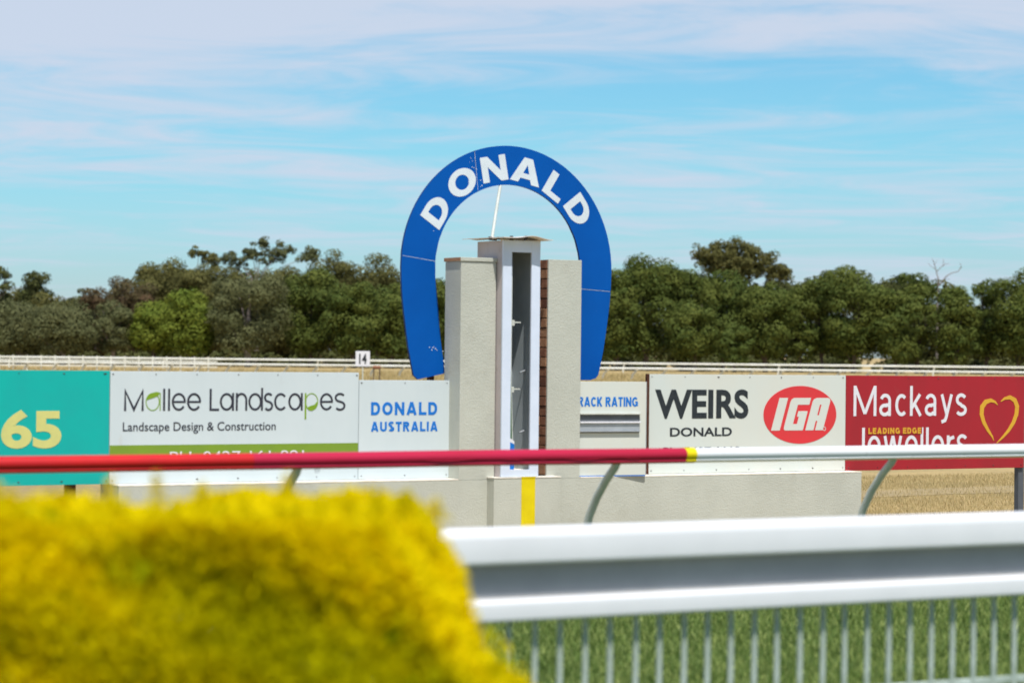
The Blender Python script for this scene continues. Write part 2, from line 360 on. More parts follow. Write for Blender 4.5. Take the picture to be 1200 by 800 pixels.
# the worn vehicle track behind the boards: a wavering strip
bm = bmesh.new(); prev = None
for i in range(90):
    u = -60 + i*2.0; a = 5.1 + .18*math.sin(u*.7) + rng.normal(0, .05); bb = 6.5 + .22*math.sin(u*.5+1) + rng.normal(0, .06)
    p, q = bm.verts.new(site(u, a, .006)), bm.verts.new(site(u, bb, .006))
    if prev: bm.faces.new((prev[0], p, q, prev[1]))
    prev = (p, q)
me = bpy.data.meshes.new('dirt_path'); bm.to_mesh(me); bm.free(); me.materials.append(M['path'])
link(bpy.data.objects.new('dirt_path', me))['kind'] = 'structure'

def blades(name, pts, h, wd, m, lean=.35, label=None, cat=None, seed=1, zb=0.0):
    """grass: every blade a bent strip of three triangles"""
    r = np.random.default_rng(seed); n = len(pts); az = r.uniform(0, 2*np.pi, n); hh = h[0] + (h[1]-h[0])*r.random(n)**1.3
    ww = wd*(.7+.6*r.random(n)); ln = lean*hh*(.3+r.random(n)); d = np.stack([np.cos(az), np.sin(az)], 1)
    az2 = r.uniform(0, 2*np.pi, n); s = np.stack([np.cos(az2), np.sin(az2)], 1)*ww[:, None]*.5
    V = np.zeros((n, 5, 3)); V[:, 0, :2] = pts - s; V[:, 1, :2] = pts + s
    mid = pts + d*ln[:, None]*.35; V[:, 2, :2] = mid - s*.8; V[:, 3, :2] = mid + s*.8; V[:, 2:4, 2] = (hh*.55)[:, None]
    V[:, 4, :2] = pts + d*ln[:, None]; V[:, 4, 2] = hh; V[:, :, 2] += zb
    base = np.arange(n)[:, None]*5; q = (base + np.array([0, 1, 3, 2])).ravel(); t3 = (base + np.array([2, 3, 4])).ravel()
    me = bpy.data.meshes.new(name); me.vertices.add(n*5); me.vertices.foreach_set('co', V.ravel())
    me.loops.add(n*7); me.loops.foreach_set('vertex_index', np.concatenate([q, t3]).astype(np.int32))
    me.polygons.add(2*n); me.polygons.foreach_set('loop_start', np.concatenate([np.arange(n)*4, 4*n+np.arange(n)*3]).astype(np.int32))
    me.update(calc_edges=True)
    a = me.attributes.new('tint', 'FLOAT', 'FACE'); tt = r.random(n)**1.8; a.data.foreach_set('value', np.concatenate([tt, tt]).astype(np.float32))
    me.materials.append(M[m]); o = link(bpy.data.objects.new(name, me)); tag(o, label, cat, kind='stuff'); return o
def in_site(u0, u1, v0, v1, n, seed):
    r = np.random.default_rng(seed); u = r.uniform(u0, u1, n); v = r.uniform(v0, v1, n)
    return np.stack([SU*u - CU*v, D0 + CU*u + SU*v], 1)
P = in_site(-10.5, 2.0, -11.4, -5.75, 210000, 3)
r_ = np.random.default_rng(4); cl_ = np.sin(P[:, 0]*2.3+np.sin(P[:, 1]*1.7))+np.sin(P[:, 1]*3.1+P[:, 0]*1.1); P = P[r_.random(len(P)) < .72+.16*cl_]
blades('turf_grass', P, (.03, .065), .0062, 'turf', .6, 'short green grass of the racing track behind the near white fence', 'grass', 5, .004)
Q = np.concatenate([in_site(3.9, 15, -1.5, 9.5, 110000, 8), in_site(-13, -3.5, -1, 9, 20000, 9), in_site(-4, 4.3, .6, 5, 5000, 10)])
v_ = -CU*Q[:, 0] + SU*(Q[:, 1]-D0); keep = ~((v_ > 5.0) & (v_ < 6.6) & (np.random.default_rng(2).random(len(Q)) < .6)); Q = Q[keep]
blades('dry_grass', Q, (.02, .065), .0045, 'straw', .7, 'dry straw coloured grass beyond the end of the low wall', 'dry grass', 6)
r_ = np.random.default_rng(12); n = 26000
Q = np.stack([r_.uniform(-40, 40, n), r_.uniform(152, 169, n)], 1)
blades('tall_dry_grass', Q, (.15, .42), .035, 'straw', .4, 'tall dry grass growing in front of the far white running rail', 'tall grass', 13)
n = 20000; Q = np.stack([r_.uniform(-55, 55, n), r_.uniform(176, 225, n)], 1)
blades('far_dry_grass', Q, (.15, .42), .05, 'straw', .4, 'pale dry grass between the far rail and the trees', 'dry grass', 14)

# ------------------------------------------------------------------ low wall
lw = thing('low_wall', .12, 0.2, 'long low cream stucco wall carrying the white advertising boards', 'wall')
B(lw).box(-3.955, 4.212, -.004, .42, 0, .612).build('wall_body', 'stucco')
for a, b in ((-3.957, -.569), (.779, 4.214)):
    B(lw).box(a, b, -.006, .20, .613, .624).build('ledge', 'ledge')
B(lw).box(-3.957, 4.214, .262, .422, .613, .624).build('rear_ledge', 'ledge')

# ------------------------------------------------------------------ winning post tower
tw = thing('winning_post_tower', .1, .1, 'cream stucco twin pillar tower with white box and tin roof inside the blue arch', 'tower')
B(tw).box(-.258, .477, -.13, -.006, 0, .628, .004).build('plinth', 'stucco')
B(tw).box(-.262, .481, -.134, .0, .629, .640).build('plinth_ledge', 'ledge')
B(tw).box(.041, .192, -.1345, -.1305, 0, .6285).build('yellow_stripe', 'yellow')
B(tw).box(.039, .194, -.138, -.1345, .6285, .6415).build('yellow_stripe', 'yellow')
B(tw).box(-.562, -.180, 0, .30, .613, 2.655, .003).build('left_pillar', 'stucco').name = 'pillar'
p2 = B(tw).box(.398, .773, 0, .022, .613, 2.70, .003).build('pillar', 'stucco'); p2['label'] = 'pillar whose inner side shows bare brown bricks'
cp = B(tw).box(-.572, -.172, -.010, .312, 2.657, 2.694, .004).build('pillar_cap', 'stucco')
B(tw).box(-.574, -.5725, -.006, .308, 2.660, 2.692).build('cap_edge', 'brick2', parent=cp)
B(tw).box(.412, .773, .0225, .30, .613, 2.695).build('brick_core', 'mortar')
# bricks on the inner face of the right pillar, one object each
bm_cache = {}
k = 0; z = .650; course = 0
while z < 2.66:
    spans = ((.0235, .128), (.138, .297)) if course % 2 else ((.0235, .232), (.242, .297))
    for v0, v1 in spans:
        j = random.uniform(-.004, .004)
        b = B(tw).box(.396+j, .4115, v0+.002, v1, z, z+.084+random.uniform(-.003, .002), .003).build('brick', random.choice(('brick1', 'brick1', 'brick2', 'brick3', 'brick2')))
    z += .0935; course += 1
# housing box with its narrow opening
hb = B(tw)
hb.box(-.172, -.157, -.098, .37, .642, 2.86); hb.build('box_side', 'boxside')
B(tw).box(.215, .230, -.098, .37, .642, 2.86).build('box_side', 'boxside')
B(tw).box(-.1565, .2145, .345, .37, .642, 2.86).build('box_back', 'inside')
B(tw).box(-.1565, .2145, -.095, .345, .642, .70).build('box_floor', 'ledge')
fr = B(tw)
for a, b, c, d in ((-.176, -.080, .642, 2.862), (.138, .233, .642, 2.862)): fr.box(a, b, -.118, -.0985, c, d)
fr.build('front_jambs', 'box').name = 'front_jamb'
B(tw).box(-.0795, .1375, -.117, -.0985, 2.752, 2.862).build('front_head', 'box')
B(tw).box(-.0795, .1375, -.117, -.0985, .642, .708).build('front_sill', 'box')
# inside: leaning glass strip, upright trim, grey backing panel, brackets, blue and white foot panel
B(tw).prism([(-.079, 1.0), (-.038, 1.0), (-.066, 1.80), (-.079, 1.80)], -.086, -.082).build('glass_strip', 'glassgreen')
B(tw).tube([(-.022, -.078, .705), (-.030, -.076, 1.0), (-.052, -.072, 1.6), (-.050, -.070, 2.62)], .0055, 8).build('upright_trim', 'pale', True)
B(tw).box(.2105, .2145, -.096, .344, .701, 2.86).build('inner_lining', 'inside')
for zb in (1.43, 2.06):
    br = B(tw).box(-.035, .030, .0, .03, zb, zb+.055, .004).build('bracket', 'pale')
    B(tw).box(.031, .10, .008, .018, zb+.028, zb+.040).build('bracket_arm', 'pale', parent=br)
for za, zc in ((1.62, 1.66), (1.05, 1.09)):
    B(tw).tube([(.12, .05, za), (.20, .08, za+.02)], .008, 8).build('cross_tie', 'alu', True)
B(tw).prism([(-.0795, .709), (-.020, .709), (-.020, .945), (-.0795, .975)], -.095, -.091).build('blue_foot_panel', 'signblue')
B(tw).prism([(-.0795, .976), (-.020, .946), (-.020, .975), (-.0795, 1.012)], -.095, -.091).build('white_foot_panel', 'offwhite')
# tin roof: thin sheet that bows along u
bm = B(tw); nu, nv = 24, 8; g = []
for L in (0, 1):
    for i in range(nu+1):
        t = i/nu; row = []
        for j in range(nv+1):
            s = j/nv; u = -.240 + .54*t - .065*s*(1-t)
            zc = 2.862 + .044*math.exp(-((t-.60)/.26)**2) + .012*(1-t)**3 - .004*s + .008*math.sin(t*5.5+1) + .010*math.exp(-((t-.12)/.1)**2)*s
            row.append(bm.v(u, -.240 + .675*s, zc + (.006 if L else 0)))
        g.append(row)
def gq(a, b, c, d): bm.bm.faces.new((a, b, c, d))
for L in (0, 1):
    for i in range(nu):
        for j in range(nv): gq(g[L*(nu+1)+i][j], g[L*(nu+1)+i+1][j], g[L*(nu+1)+i+1][j+1], g[L*(nu+1)+i][j+1])
o2 = nu+1
for i in range(nu): gq(g[i][0], g[i+1][0], g[o2+i+1][0], g[o2+i][0]); gq(g[i][nv], g[i+1][nv], g[o2+i+1][nv], g[o2+i][nv])
for j in range(nv): gq(g[0][j], g[0][j+1], g[o2][j+1], g[o2][j]); gq(g[nu][j], g[nu][j+1], g[o2+nu][j+1], g[o2+nu][j])
rf = bm.build('roof', 'rust', True)
bs = B(tw)
for u, v in ((-.16, .0), (-.10, .16), (-.03, -.02), (-.24, .02), (.05, -.15)): bs.box(u-.012, u+.012, v-.012, v+.012, 2.868, 2.896+.012*(u > -.06))
bs.build('roof_bolts', 'screw', parent=rf)['kind'] = 'stuff'

# ------------------------------------------------------------------ blue horseshoe arch
ar = thing('arch_sign', .165, .36, 'tall blue horseshoe arch sign lettered DONALD standing round the tower', 'arch sign')
UC, ZC = .165, 2.615
def half(tab, t):
    for (z1, r1), (z2, r2) in zip(tab, tab[1:]):
        if z2 <= t <= z1: return r2 + (r1-r2)*(t-z2)/(z1-z2)
    return tab[-1][1]
OUT = ((2.615, 1.176), (2.46, 1.170), (2.3, 1.158), (2.06, 1.126), (1.82, 1.087), (1.585, 1.032), (1.4, .99))
INN = ((2.615, .812), (2.5, .811), (2.27, .795), (1.99, .760), (1.77, .718), (1.60, .694), (1.4, .66))
def oarc(a0, a1, n=28): return [(UC+1.176*math.sin(R(a0+(a1-a0)*i/n)), ZC+1.176*math.cos(R(a0+(a1-a0)*i/n))) for i in range(n+1)]
def iarc(a0, a1, n=28): return [(UC+.812*math.sin(R(a0+(a1-a0)*i/n)), ZC+.802*math.cos(R(a0+(a1-a0)*i/n))) for i in range(n+1)]
def arch_panel(pts):
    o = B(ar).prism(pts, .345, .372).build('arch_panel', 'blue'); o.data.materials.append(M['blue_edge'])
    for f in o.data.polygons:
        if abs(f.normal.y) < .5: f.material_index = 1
zs = [2.4-.1*i for i in range(8)]
# top panels, split between the second and third letters
arch_panel(oarc(-19.6, 90.0) + [(UC+half(OUT, z), z) for z in (2.5, 2.42)] + [(UC+half(INN, z), z) for z in (2.44, 2.52)] + iarc(90, -25.6))
arch_panel(oarc(-85.5, -19.9) + iarc(-25.9, -86.5)[:])
zl = [2.60, 2.46, 2.3, 2.15, 2.0, 1.85, 1.7]
arch_panel([(UC-1.171, 2.705)] + [(UC-half(OUT, z), z) for z in zl] + [(UC-1.032, 1.585), (UC-.985, 1.547)] + [(UC-.694, 1.605)] + [(UC-half(INN, z), z) for z in zl[::-1]] + [(UC-.811, 2.660)])
zl = [2.40, 2.3, 2.15, 2.0, 1.85, 1.7]
arch_panel([(UC+half(OUT, z), z) for z in [2.416]+zl] + [(UC+1.035, 1.60), (UC+1.005, 1.565), (UC+.94, 1.548), (UC+.84, 1.548), (UC+.74, 1.575), (UC+.70, 1.61)] + [(UC+half(INN, z), z) for z in zl[::-1]+[2.436]])
def seam(p, q): B(ar).ribbon([p, q], .0026, .3435, .3445).build('seam', 'letterwhite')
seam((UC-1.165, 2.707), (UC-.815, 2.662)); seam((UC+1.16, 2.417), (UC+.815, 2.437))
seam((UC+1.17*math.sin(R(-19.75)), ZC+1.17*math.cos(R(-19.75))), (UC+.815*math.sin(R(-25.75)), ZC+.81*math.cos(R(-25.75))))
def block(ch):
    """heavy sans capitals as closed outlines in a unit box (first loop outer, then counters)"""
    E = lambda cx, cz, rx, rz, a0, a1, n=22: arc(cx, cz, rx, rz, a0, a1, n)
    return {
    'D': [[(0, 0), (0, 1), (.42, 1)] + E(.42, .5, .58, .5, 85, -85) + [(.42, 0)], [(.27, .22), (.27, .78), (.40, .78)] + E(.40, .5, .31, .28, 80, -80, 12) + [(.40, .22)]],
    'O': [E(.5, .5, .5, .515, 0, 360, 40)[:-1], E(.5, .5, .245, .285, 0, 360, 30)[:-1]],
    'N': [[(0, 0), (0, 1), (.29, 1), (.745, .40), (.745, 1), (1, 1), (1, 0), (.715, 0), (.255, .60), (.255, 0)]],
    'A': [[(0, 0), (.355, 1), (.645, 1), (1, 0), (.725, 0), (.665, .18), (.335, .18), (.275, 0)], [(.395, .385), (.605, .385), (.50, .735)]],
    'L': [[(0, 0), (0, 1), (.36, 1), (.36, .225), (1, .225), (1, 0)]]}[ch]
def outline(root, loops, xf, vf, m, name, thick=.0017):
    b = B(root); L = [[xf(*p) for p in l] for l in loops]; flat = [p for l in L for p in l]
    F = [b.v(p[0], vf, p[1]) for p in flat]; K = [b.v(p[0], vf+thick, p[1]) for p in flat]
    for tri in tessellate_polygon([[Vector((p[0], p[1], 0)) for p in l] for l in L]):
        try: b.bm.faces.new([F[i] for i in tri])
        except ValueError: pass
    o = 0
    for l in L:
        for i in range(len(l)): j = (i+1) % len(l); b.bm.faces.new((F[o+i], K[o+i], K[o+j], F[o+j]))
        o += len(l)
    return b.build(name, m)
for ch, a, rr, wd in (('D', -57.0, .958, .270), ('O', -33.4, .962, .318), ('N', -10.6, .965, .282), ('A', 11.2, .962, .335), ('L', 32.8, .958, .222), ('D', 53.2, .978, .270)):
    ca, sa = math.cos(R(a)), math.sin(R(a)); cu, cz = UC+rr*sa, ZC+rr*ca
    def xf(x, z, ca=ca, sa=sa, cu=cu, cz=cz, wd=wd): x = (x-.5)*wd; z = (z-.5)*.246; return cu + x*ca + z*sa, cz - x*sa + z*ca
    outline(ar, block(ch), xf, .3430, 'letterwhite', 'letter')
chips = B(ar)
for i in range(24):
    if i < 14: a = R(-22.5 + rng.normal(0, .9)); r = rng.uniform(.83, 1.16); u, z = UC+r*math.sin(a), ZC+r*math.cos(a)
    elif i < 22: u, z = UC-.80+rng.normal(0, .04), 1.84+rng.normal(0, .018)
    else: a = R(rng.uniform(-120, 120)); r = rng.uniform(.83, 1.1); u, z = UC+r*math.sin(a), ZC+r*math.cos(a)
    s = rng.uniform(.003, .007); chips.prism([(u-s, z), (u, z-s*.7), (u+s*1.2, z+s*.2), (u+s*.1, z+s)], .3432, .3446)
chips.build('paint_chips', 'letterwhite')['kind'] = 'stuff'
for u in (-.655, .985): B(ar).box(u-.025, u+.025, .374, .424, 0, 1.95 if u > 0 else 2.1).build('support_post', 'rustpost')
B(ar).tube([(-.115, .20, 2.885), (-.012, .2925, 3.18), (.098, .385, 3.50)], .0145, 10).build('strut', 'pale', True)
B(ar).tube([(-.115, .20, 2.872), (-.113, .201, 2.905)], .032, 10).build('strut_foot', 'rust', True)

# ------------------------------------------------------------------ advertising boards
def board(name, label, cat, u0, u1, z0, z1, m, v0=.20, v1=.222, group=None):
    t = thing(name, (u0+u1)/2, v0, label, cat, group)
    B(t).box(u0, u1, v0, v1, z0, z1, .002).build('board', m)
    sc_ = B(t); n = max(3, int((u1-u0)/.33))
    for i in range(n):
        u = u0+.03+(u1-u0-.06)*i/(n-1)
        for z in (z0+.03, z1-.025): sc_.tube([(u+rng.normal(0, .01), v0-.004, z), (u+rng.normal(0, .002), v0+.001, z)], .0048, 6)
    o = sc_.build('screws', 'screw'); o['kind'] = 'stuff'; return t
VF = .1975
# teal board (cut by the left of the frame)
t = board('advertising_board', 'teal board with large khaki 365 numerals at the far left', 'sign board', -6.42, -3.968, .625, 1.612, 'teal')
lettering(t, '365', -5.222, -4.408, .942, 1.274, VF, 'khaki', offset=.034)
for u in (-5.9, -4.3): B(t).box(u-.04, u+.04, .225, .30, 0, 1.55).build('post', 'rustpost')
# landscapes board
t = board('advertising_board', 'white landscaping board with thin dark lettering and a green stripe', 'sign board', -3.962, -1.522, .626, 1.609, 'white')
st = B(t).box(-3.961, -1.523, .1985, .1999, .748, .962).build('green_stripe', 'stripe')
lettering(t, 'Landscape Design & Construction', -3.842, -2.364, 1.060, 1.163, VF, 'ink', offset=.006)
lettering(t, 'PH: 0427 161 881', -3.395, -2.078, .812, .902, .1965, 'offwhite', offset=.0)
zb, xh, cap, wd = 1.262, .158, 1.457, .0195; zc = zb+xh/2
def G(n=[0]): n[0] += 1; return VF + .00012*(n[0] % 5)
bk = B(t); gr = B(t)
def ring(b, x0, x1, a0=0, a1=360, w=wd): b.ribbon(arc((x0+x1)/2, zc, (x1-x0-w)/2, (xh-w)/2, a0, a1, 26)[:-1 if a1-a0 == 360 else None], w, G(), .1999, closed=(a1-a0 == 360))
def stem(b, x, z0, z1, w=wd): b.ribbon([(x, z0), (x, z1)], w, G(), .1999)
def eglyph(x0, x1): ring(bk, x0, x1, 0, 325); bk.ribbon([(x0+.008, zc), (x1-.002, zc)], wd*.9, G(), .1999)
bk.ribbon([(-3.822, zb), (-3.822, cap-.02), (-3.740, zb+.012), (-3.658, cap-.02), (-3.658, zb)], wd*1.05, G(), .1999)
stem(bk, -3.455, zb, cap); stem(bk, -3.408, zb, cap)
eglyph(-3.382, -3.247); eglyph(-3.236, -3.100)
bk.ribbon([(-3.008, cap), (-3.008, zb+.009), (-2.925, zb+.009)], wd*1.05, G(), .1999)
ring(bk, -2.918, -2.785); stem(bk, -2.789, zb, zb+xh)
stem(bk, -2.752, zb, zb+xh); bk.ribbon([(-2.752, zb+.09)]+arc(-2.706, zb+.095, .047, .055, 180, 0, 14)+[(-2.659, zb)], wd, G(), .1999)
ring(bk, -2.638, -2.505); stem(bk, -2.503, zb, cap+.01)
def sglyph(x0, x1):
    c = (x0+x1)/2; r = (x1-x0)/2-.006
    bk.ribbon(arc(c, zb+xh-.042, r, .035, 35, 250, 14)[:-1]+arc(c, zb+.042, r, .036, 70, -145, 14), wd, G(), .1999)
sglyph(-2.480, -2.396); ring(bk, -2.382, -2.250, 42, 318)
ring(bk, -2.240, -2.108); stem(bk, -2.104, zb, zb+xh)
eglyph(-1.920, -1.786); sglyph(-1.766, -1.662)
bk.build('lettering', 'ink')
ring(gr, -3.630, -3.497, w=.008); stem(gr, -3.492, zb, zb+xh, .008)
gr.prism([(-3.628, zb+.085), (-3.612, zb+.125), (-3.575, zb+.155), (-3.53, zb+.168), (-3.495, zb+.160), (-3.51, zb+.135), (-3.545, zb+.118), (-3.59, zb+.105), (-3.618, zb+.095)], VF-.0006, .1999)
stem(gr, -2.066, zb-.082, zb+xh, .016); ring(gr, -2.070, -1.938, w=.008)
gr.prism([(-2.055, zb+.022), (-2.02, zb+.040), (-1.975, zb+.052), (-1.942, zb+.088), (-1.945, zb+.045), (-1.965, zb+.015), (-2.00, zb-.004), (-2.03, zb+.0)], VF-.0006, .1999)
gr.build('leaf_lettering', 'leafgreen')
# small DONALD AUSTRALIA board
t = board('advertising_board', 'small white board reading DONALD AUSTRALIA in blue beside the left pillar', 'sign board', -1.516, -.556, .626, 1.540, 'white')
strokes(t, 'DONALD', -1.395, -.689, 1.217, 1.337, VF, 'signblue', .027)
strokes(t, 'AUSTRALIA', -1.393, -.683, 1.065, 1.155, VF, 'signblue', .021)
# track rating board, its right end standing a little forward
t = thing('track_rating_board', 1.15, -.004, 'white TRACK RATING board with empty grey slot right of the tower', 'sign board'); t.rotation_euler[2] = ROT - R(5.3)
B(t).box(.776, 1.512, -.004, .014, .632, 1.538, .002).build('board', 'cream')
B(t).box(.776, 1.508, -.0045, .0165, .622, .6315).build('lower_edge', 'signblue')
B(t).box(1.5125, 1.517, -.005, .0145, .632, 1.538).build('side_edge', 'alu')
strokes(t, 'TRACK RATING', .708, 1.418, 1.297, 1.389, -.0064, 'signblue', .018)
B(t).box(.778, 1.435, -.010, -.0045, 1.042, 1.219).build('slot_back', 'darkslot')
B(t).box(.778, 1.442, -.034, -.0045, 1.220, 1.236, .002).build('upper_channel', 'pale')
B(t).box(.778, 1.437, -.038, -.0105, 1.137, 1.153, .002).build('lower_channel', 'offwhite')
B(t).box(.778, 1.435, -.020, -.0105, 1.066, 1.136, .002).build('channel_face', 'alu')
B(t).box(.778, 1.435, -.032, -.0105, 1.053, 1.065, .002).build('lower_lip', 'alu')
# divider post
pd = thing('board_post', 1.688, .23, 'thin dark post between the track rating board and the next white board', 'post')
B(pd).box(1.668, 1.697, .185, .215, .60, 1.612).build('post_upright', 'rustpost')
# supermarket board
t = board('advertising_board', 'cream white board reading WEIRS DONALD with a red IGA oval', 'sign board', 1.702, 4.158, .627, 1.610, 'cream')
lettering(t, 'WEIRS', 1.775, 2.915, 1.168, 1.462, VF, 'black', offset=.030)
lettering(t, 'DONALD', 1.957, 2.712, .993, 1.082, VF, 'black', offset=.022)
lettering(t, 'Ph  5497 1112', 1.878, 2.825, .800, .888, VF, 'black', offset=.012)
ov = B(t).prism(arc(3.570, 1.204, .467, .295, 0, 360, 64)[:-1], .1975, .1999).build('logo_oval', 'red')
def ig(x, y): y = (336-y)/152; return 3.2 + (x-14 + y*38)/271*.738, 1.045+y*.332
il = B(t); sx = .738/271; sz = .332/152
from mathutils.geometry import tessellate_polygon
def poly(*loops):
    L = [[ig(*p) for p in l] for l in loops]; flat = [p for l in L for p in l]
    F = [il.v(p[0], .1958, p[1]) for p in flat]; K = [il.v(p[0], .1973, p[1]) for p in flat]
    for tri in tessellate_polygon([[Vector((p[0], p[1], 0)) for p in l] for l in L]):
        try: il.bm.faces.new([F[i] for i in tri])
        except ValueError: pass
    o = 0
    for l in L:
        for i in range(len(l)): j = (i+1) % len(l); il.bm.faces.new((F[o+i], K[o+i], K[o+j], F[o+j]))
        o += len(l)
poly([(14, 336), (54, 336), (54, 184), (14, 184)])
poly([(80, 336), (162, 336), (162, 246), (118, 246), (118, 272), (127, 272), (127, 306), (108, 306), (108, 216), (162, 216), (162, 184), (84, 184), (74, 190), (70, 202), (70, 322), (73, 332)])
poly([(174, 336), (212, 336), (212, 292), (220, 292), (220, 336), (257, 336), (257, 200), (253, 189), (243, 184), (190, 184), (178, 190), (174, 202)], [(212, 266), (212, 216), (220, 216), (220, 266)])
il.ribbon(arc(ig(262, 333)[0]+.004, ig(262, 333)[1]+.008, .018, .018, 0, 360, 12)[:-1], .006, .1958, .1974, closed=True)
il.build('logo_lettering', 'cream', parent=ov)
# jewellers board
t = board('advertising_board', 'maroon jewellers board with thin white lettering and a gold heart', 'sign board', 4.163, 6.612, .622, 1.608, 'maroon')
strokes(t, 'Mackays', 4.260, 5.798, 1.188, 1.503, VF, 'offwhite', .036, gap=.10)
strokes(t, 'Jewellers', 4.245, 5.816, .756, 1.066, VF, 'offwhite', .036, gap=.10)
B(t).box(4.45, 5.18, .1955, .1970, .997, 1.070).build('lettering_backing', 'maroon')
strokes(t, 'LEADING EDGE', 4.456, 5.167, 1.001, 1.065, .1932, 'gold', .0165)
hz = lambda x, y: (5.985 + (x-995)/172*.535, .888 + (398-y)/218*.500)
h = B(t)
h.ribbon([hz(*p) for p in ((1074, 218), (1062, 204), (1043, 196), (1020, 203), (1003, 228), (1001, 262), (1012, 300), (1032, 338), (1050, 365), (1058, 386))], [.006, .024, .038, .050, .055, .053, .046, .036, .022, .005], .196, .1999)
h.ribbon([hz(*p) for p in ((1088, 202), (1105, 188), (1130, 182), (1152, 196), (1163, 225), (1160, 262), (1147, 300), (1125, 338), (1098, 370), (1070, 398))], [.006, .026, .042, .052, .055, .052, .046, .036, .024, .005], .196, .1999)
h.build('heart', 'gold')
B(t).box(6.56, 6.64, .225, .29, 0, 1.58).build('post', 'darkpost')
B(t).box(5.35, 5.41, .225, .27, 0.62, 1.58).build('post', 'postgrey')

# ------------------------------------------------------------------ inner running rail (red, crimson, yellow, white)
rr = thing('running_rail', 0, -6, 'inner running rail wrapped red and crimson with yellow band then white, on curved posts', 'running rail')
def prof(v, zc, h=.103, wdt=.125, grow=0.0):
    h += grow; wdt += grow; pts = []
    for i in range(28):
        a = 2*math.pi*i/28; c, s = math.cos(a), math.sin(a)
        x = wdt/2*(abs(c)**.8)*(1 if c > 0 else -1); z = h/2*(abs(s)**.85)*(1 if s > 0 else -1)
        if -.62 < s < -.10: x *= .91 if s > -.3 else .86
        pts.append((v+x, zc+z))
    return pts
ZR = 1.100
def rail(u0, u1, m, grow, n, wob, lab=None):
    o = B(rr).extr(prof(-6, ZR, grow=grow), u0, u1, n, wob).build('rail_section', m, True)
    if lab: o['label'] = lab
rail(-2.12, 40, 'railwhite', 0, 4, 0, 'plain white rail section'); rail(-5.53, -2.205, 'railpink', .004, 60, .0012, 'crimson wrapped rail section')
rail(-26, -5.53, 'railred', .003, 60, .0008, 'bright red wrapped rail section'); rail(-2.205, -2.12, 'railyellow', .006, 1, 0, 'yellow tape band')
wr = B(rr)                                             # folds of the crimson wrap
for u0, u1, dz, k in ((-5.45, -4.3, .012, .010), (-4.6, -3.55, -.006, .008), (-4.0, -3.3, .018, .006), (-3.4, -2.6, -.012, .006)):
    wr.tube([(u0+(u1-u0)*i/12, -6-.062+abs(dz)*.25+.001*math.sin(i*2.2), ZR+dz+.006*math.sin(i*.9)) for i in range(13)], [max(.0012, k*.35*math.sin(math.pi*i/12)) for i in range(13)], 6)
wr.build('wrap_folds', 'railpink', True)['kind'] = 'stuff'
us = [-5.19+2.443*i for i in range(-4, 11)]
pm = B(rr).tube([(us[4], -6.0, 1.065), (us[4], -5.965, 1.02), (us[4], -5.86, .93), (us[4], -5.74, .80), (us[4], -5.645, .66), (us[4], -5.59, .52), (us[4], -5.57, .36), (us[4], -5.565, 0)], .029, 12).build('post', 'postgrey', True)
for u in us:
    if u == us[4]: continue
    c = pm.copy(); link(c); c.parent = rr; c.location.x = u-us[4]
B(rr).ribbon(arc(-5.05, 1.035, .014, .012, 0, 360, 14)[:-1], .003, -5.99, -5.985, True).build('wire_loop', 'alu')

# ------------------------------------------------------------------ near outer fence
nf = thing('outer_rail_fence', -6, -12, 'close white double rail fence with pickets behind the hedge', 'fence')
def rnd(v0, v1, z0, z1, rt, rb, n=6):
    p = []
    for (cx, cz, a0, r) in ((v1-rt, z1-rt, 0, rt), (v0+rt, z1-rt, 90, rt), (v0+rb, z0+rb, 180, rb), (v1-rb, z0+rb, 270, rb)):
        for i in range(n+1): a = R(a0+90*i/n); p.append((cx+r*math.cos(a), cz+r*math.sin(a)))
    return p
B(nf).extr(rnd(-12.03, -11.93, .963, 1.108, .045, .014), -12.5, 14, 1).build('top_rail', 'nearwhite', True)
B(nf).extr(rnd(-12.03, -11.945, .735, .823, .022, .012), -12.5, 14, 1).build('bottom_rail', 'nearwhite', True)
B(nf).box(-12.5, 14, -11.965, -11.945, .824, .962).build('recessed_web', 'web')
B(nf).box(-12.5, 14, -11.962, -11.930, .330, .362, .003).build('picket_rail', 'picket')
pk = B(nf).tube([(-6.216, -11.962, .02), (-6.216, -11.962, .733)], .012, 8).build('picket', 'picket')
for i in range(-44, 120):
    if i == 0: continue
    c = pk.copy(); link(c); c.parent = nf; c.location.x = i*.1217; c.rotation_euler = (0, rng.normal(0, .003), 0)
for u in (-10.6, -8.15, -3.2, -.7, 1.8, 4.3): B(nf).box(u-.04, u+.04, -11.925, -11.86, 0, 1.02, .004).build('post', 'nearwhite')

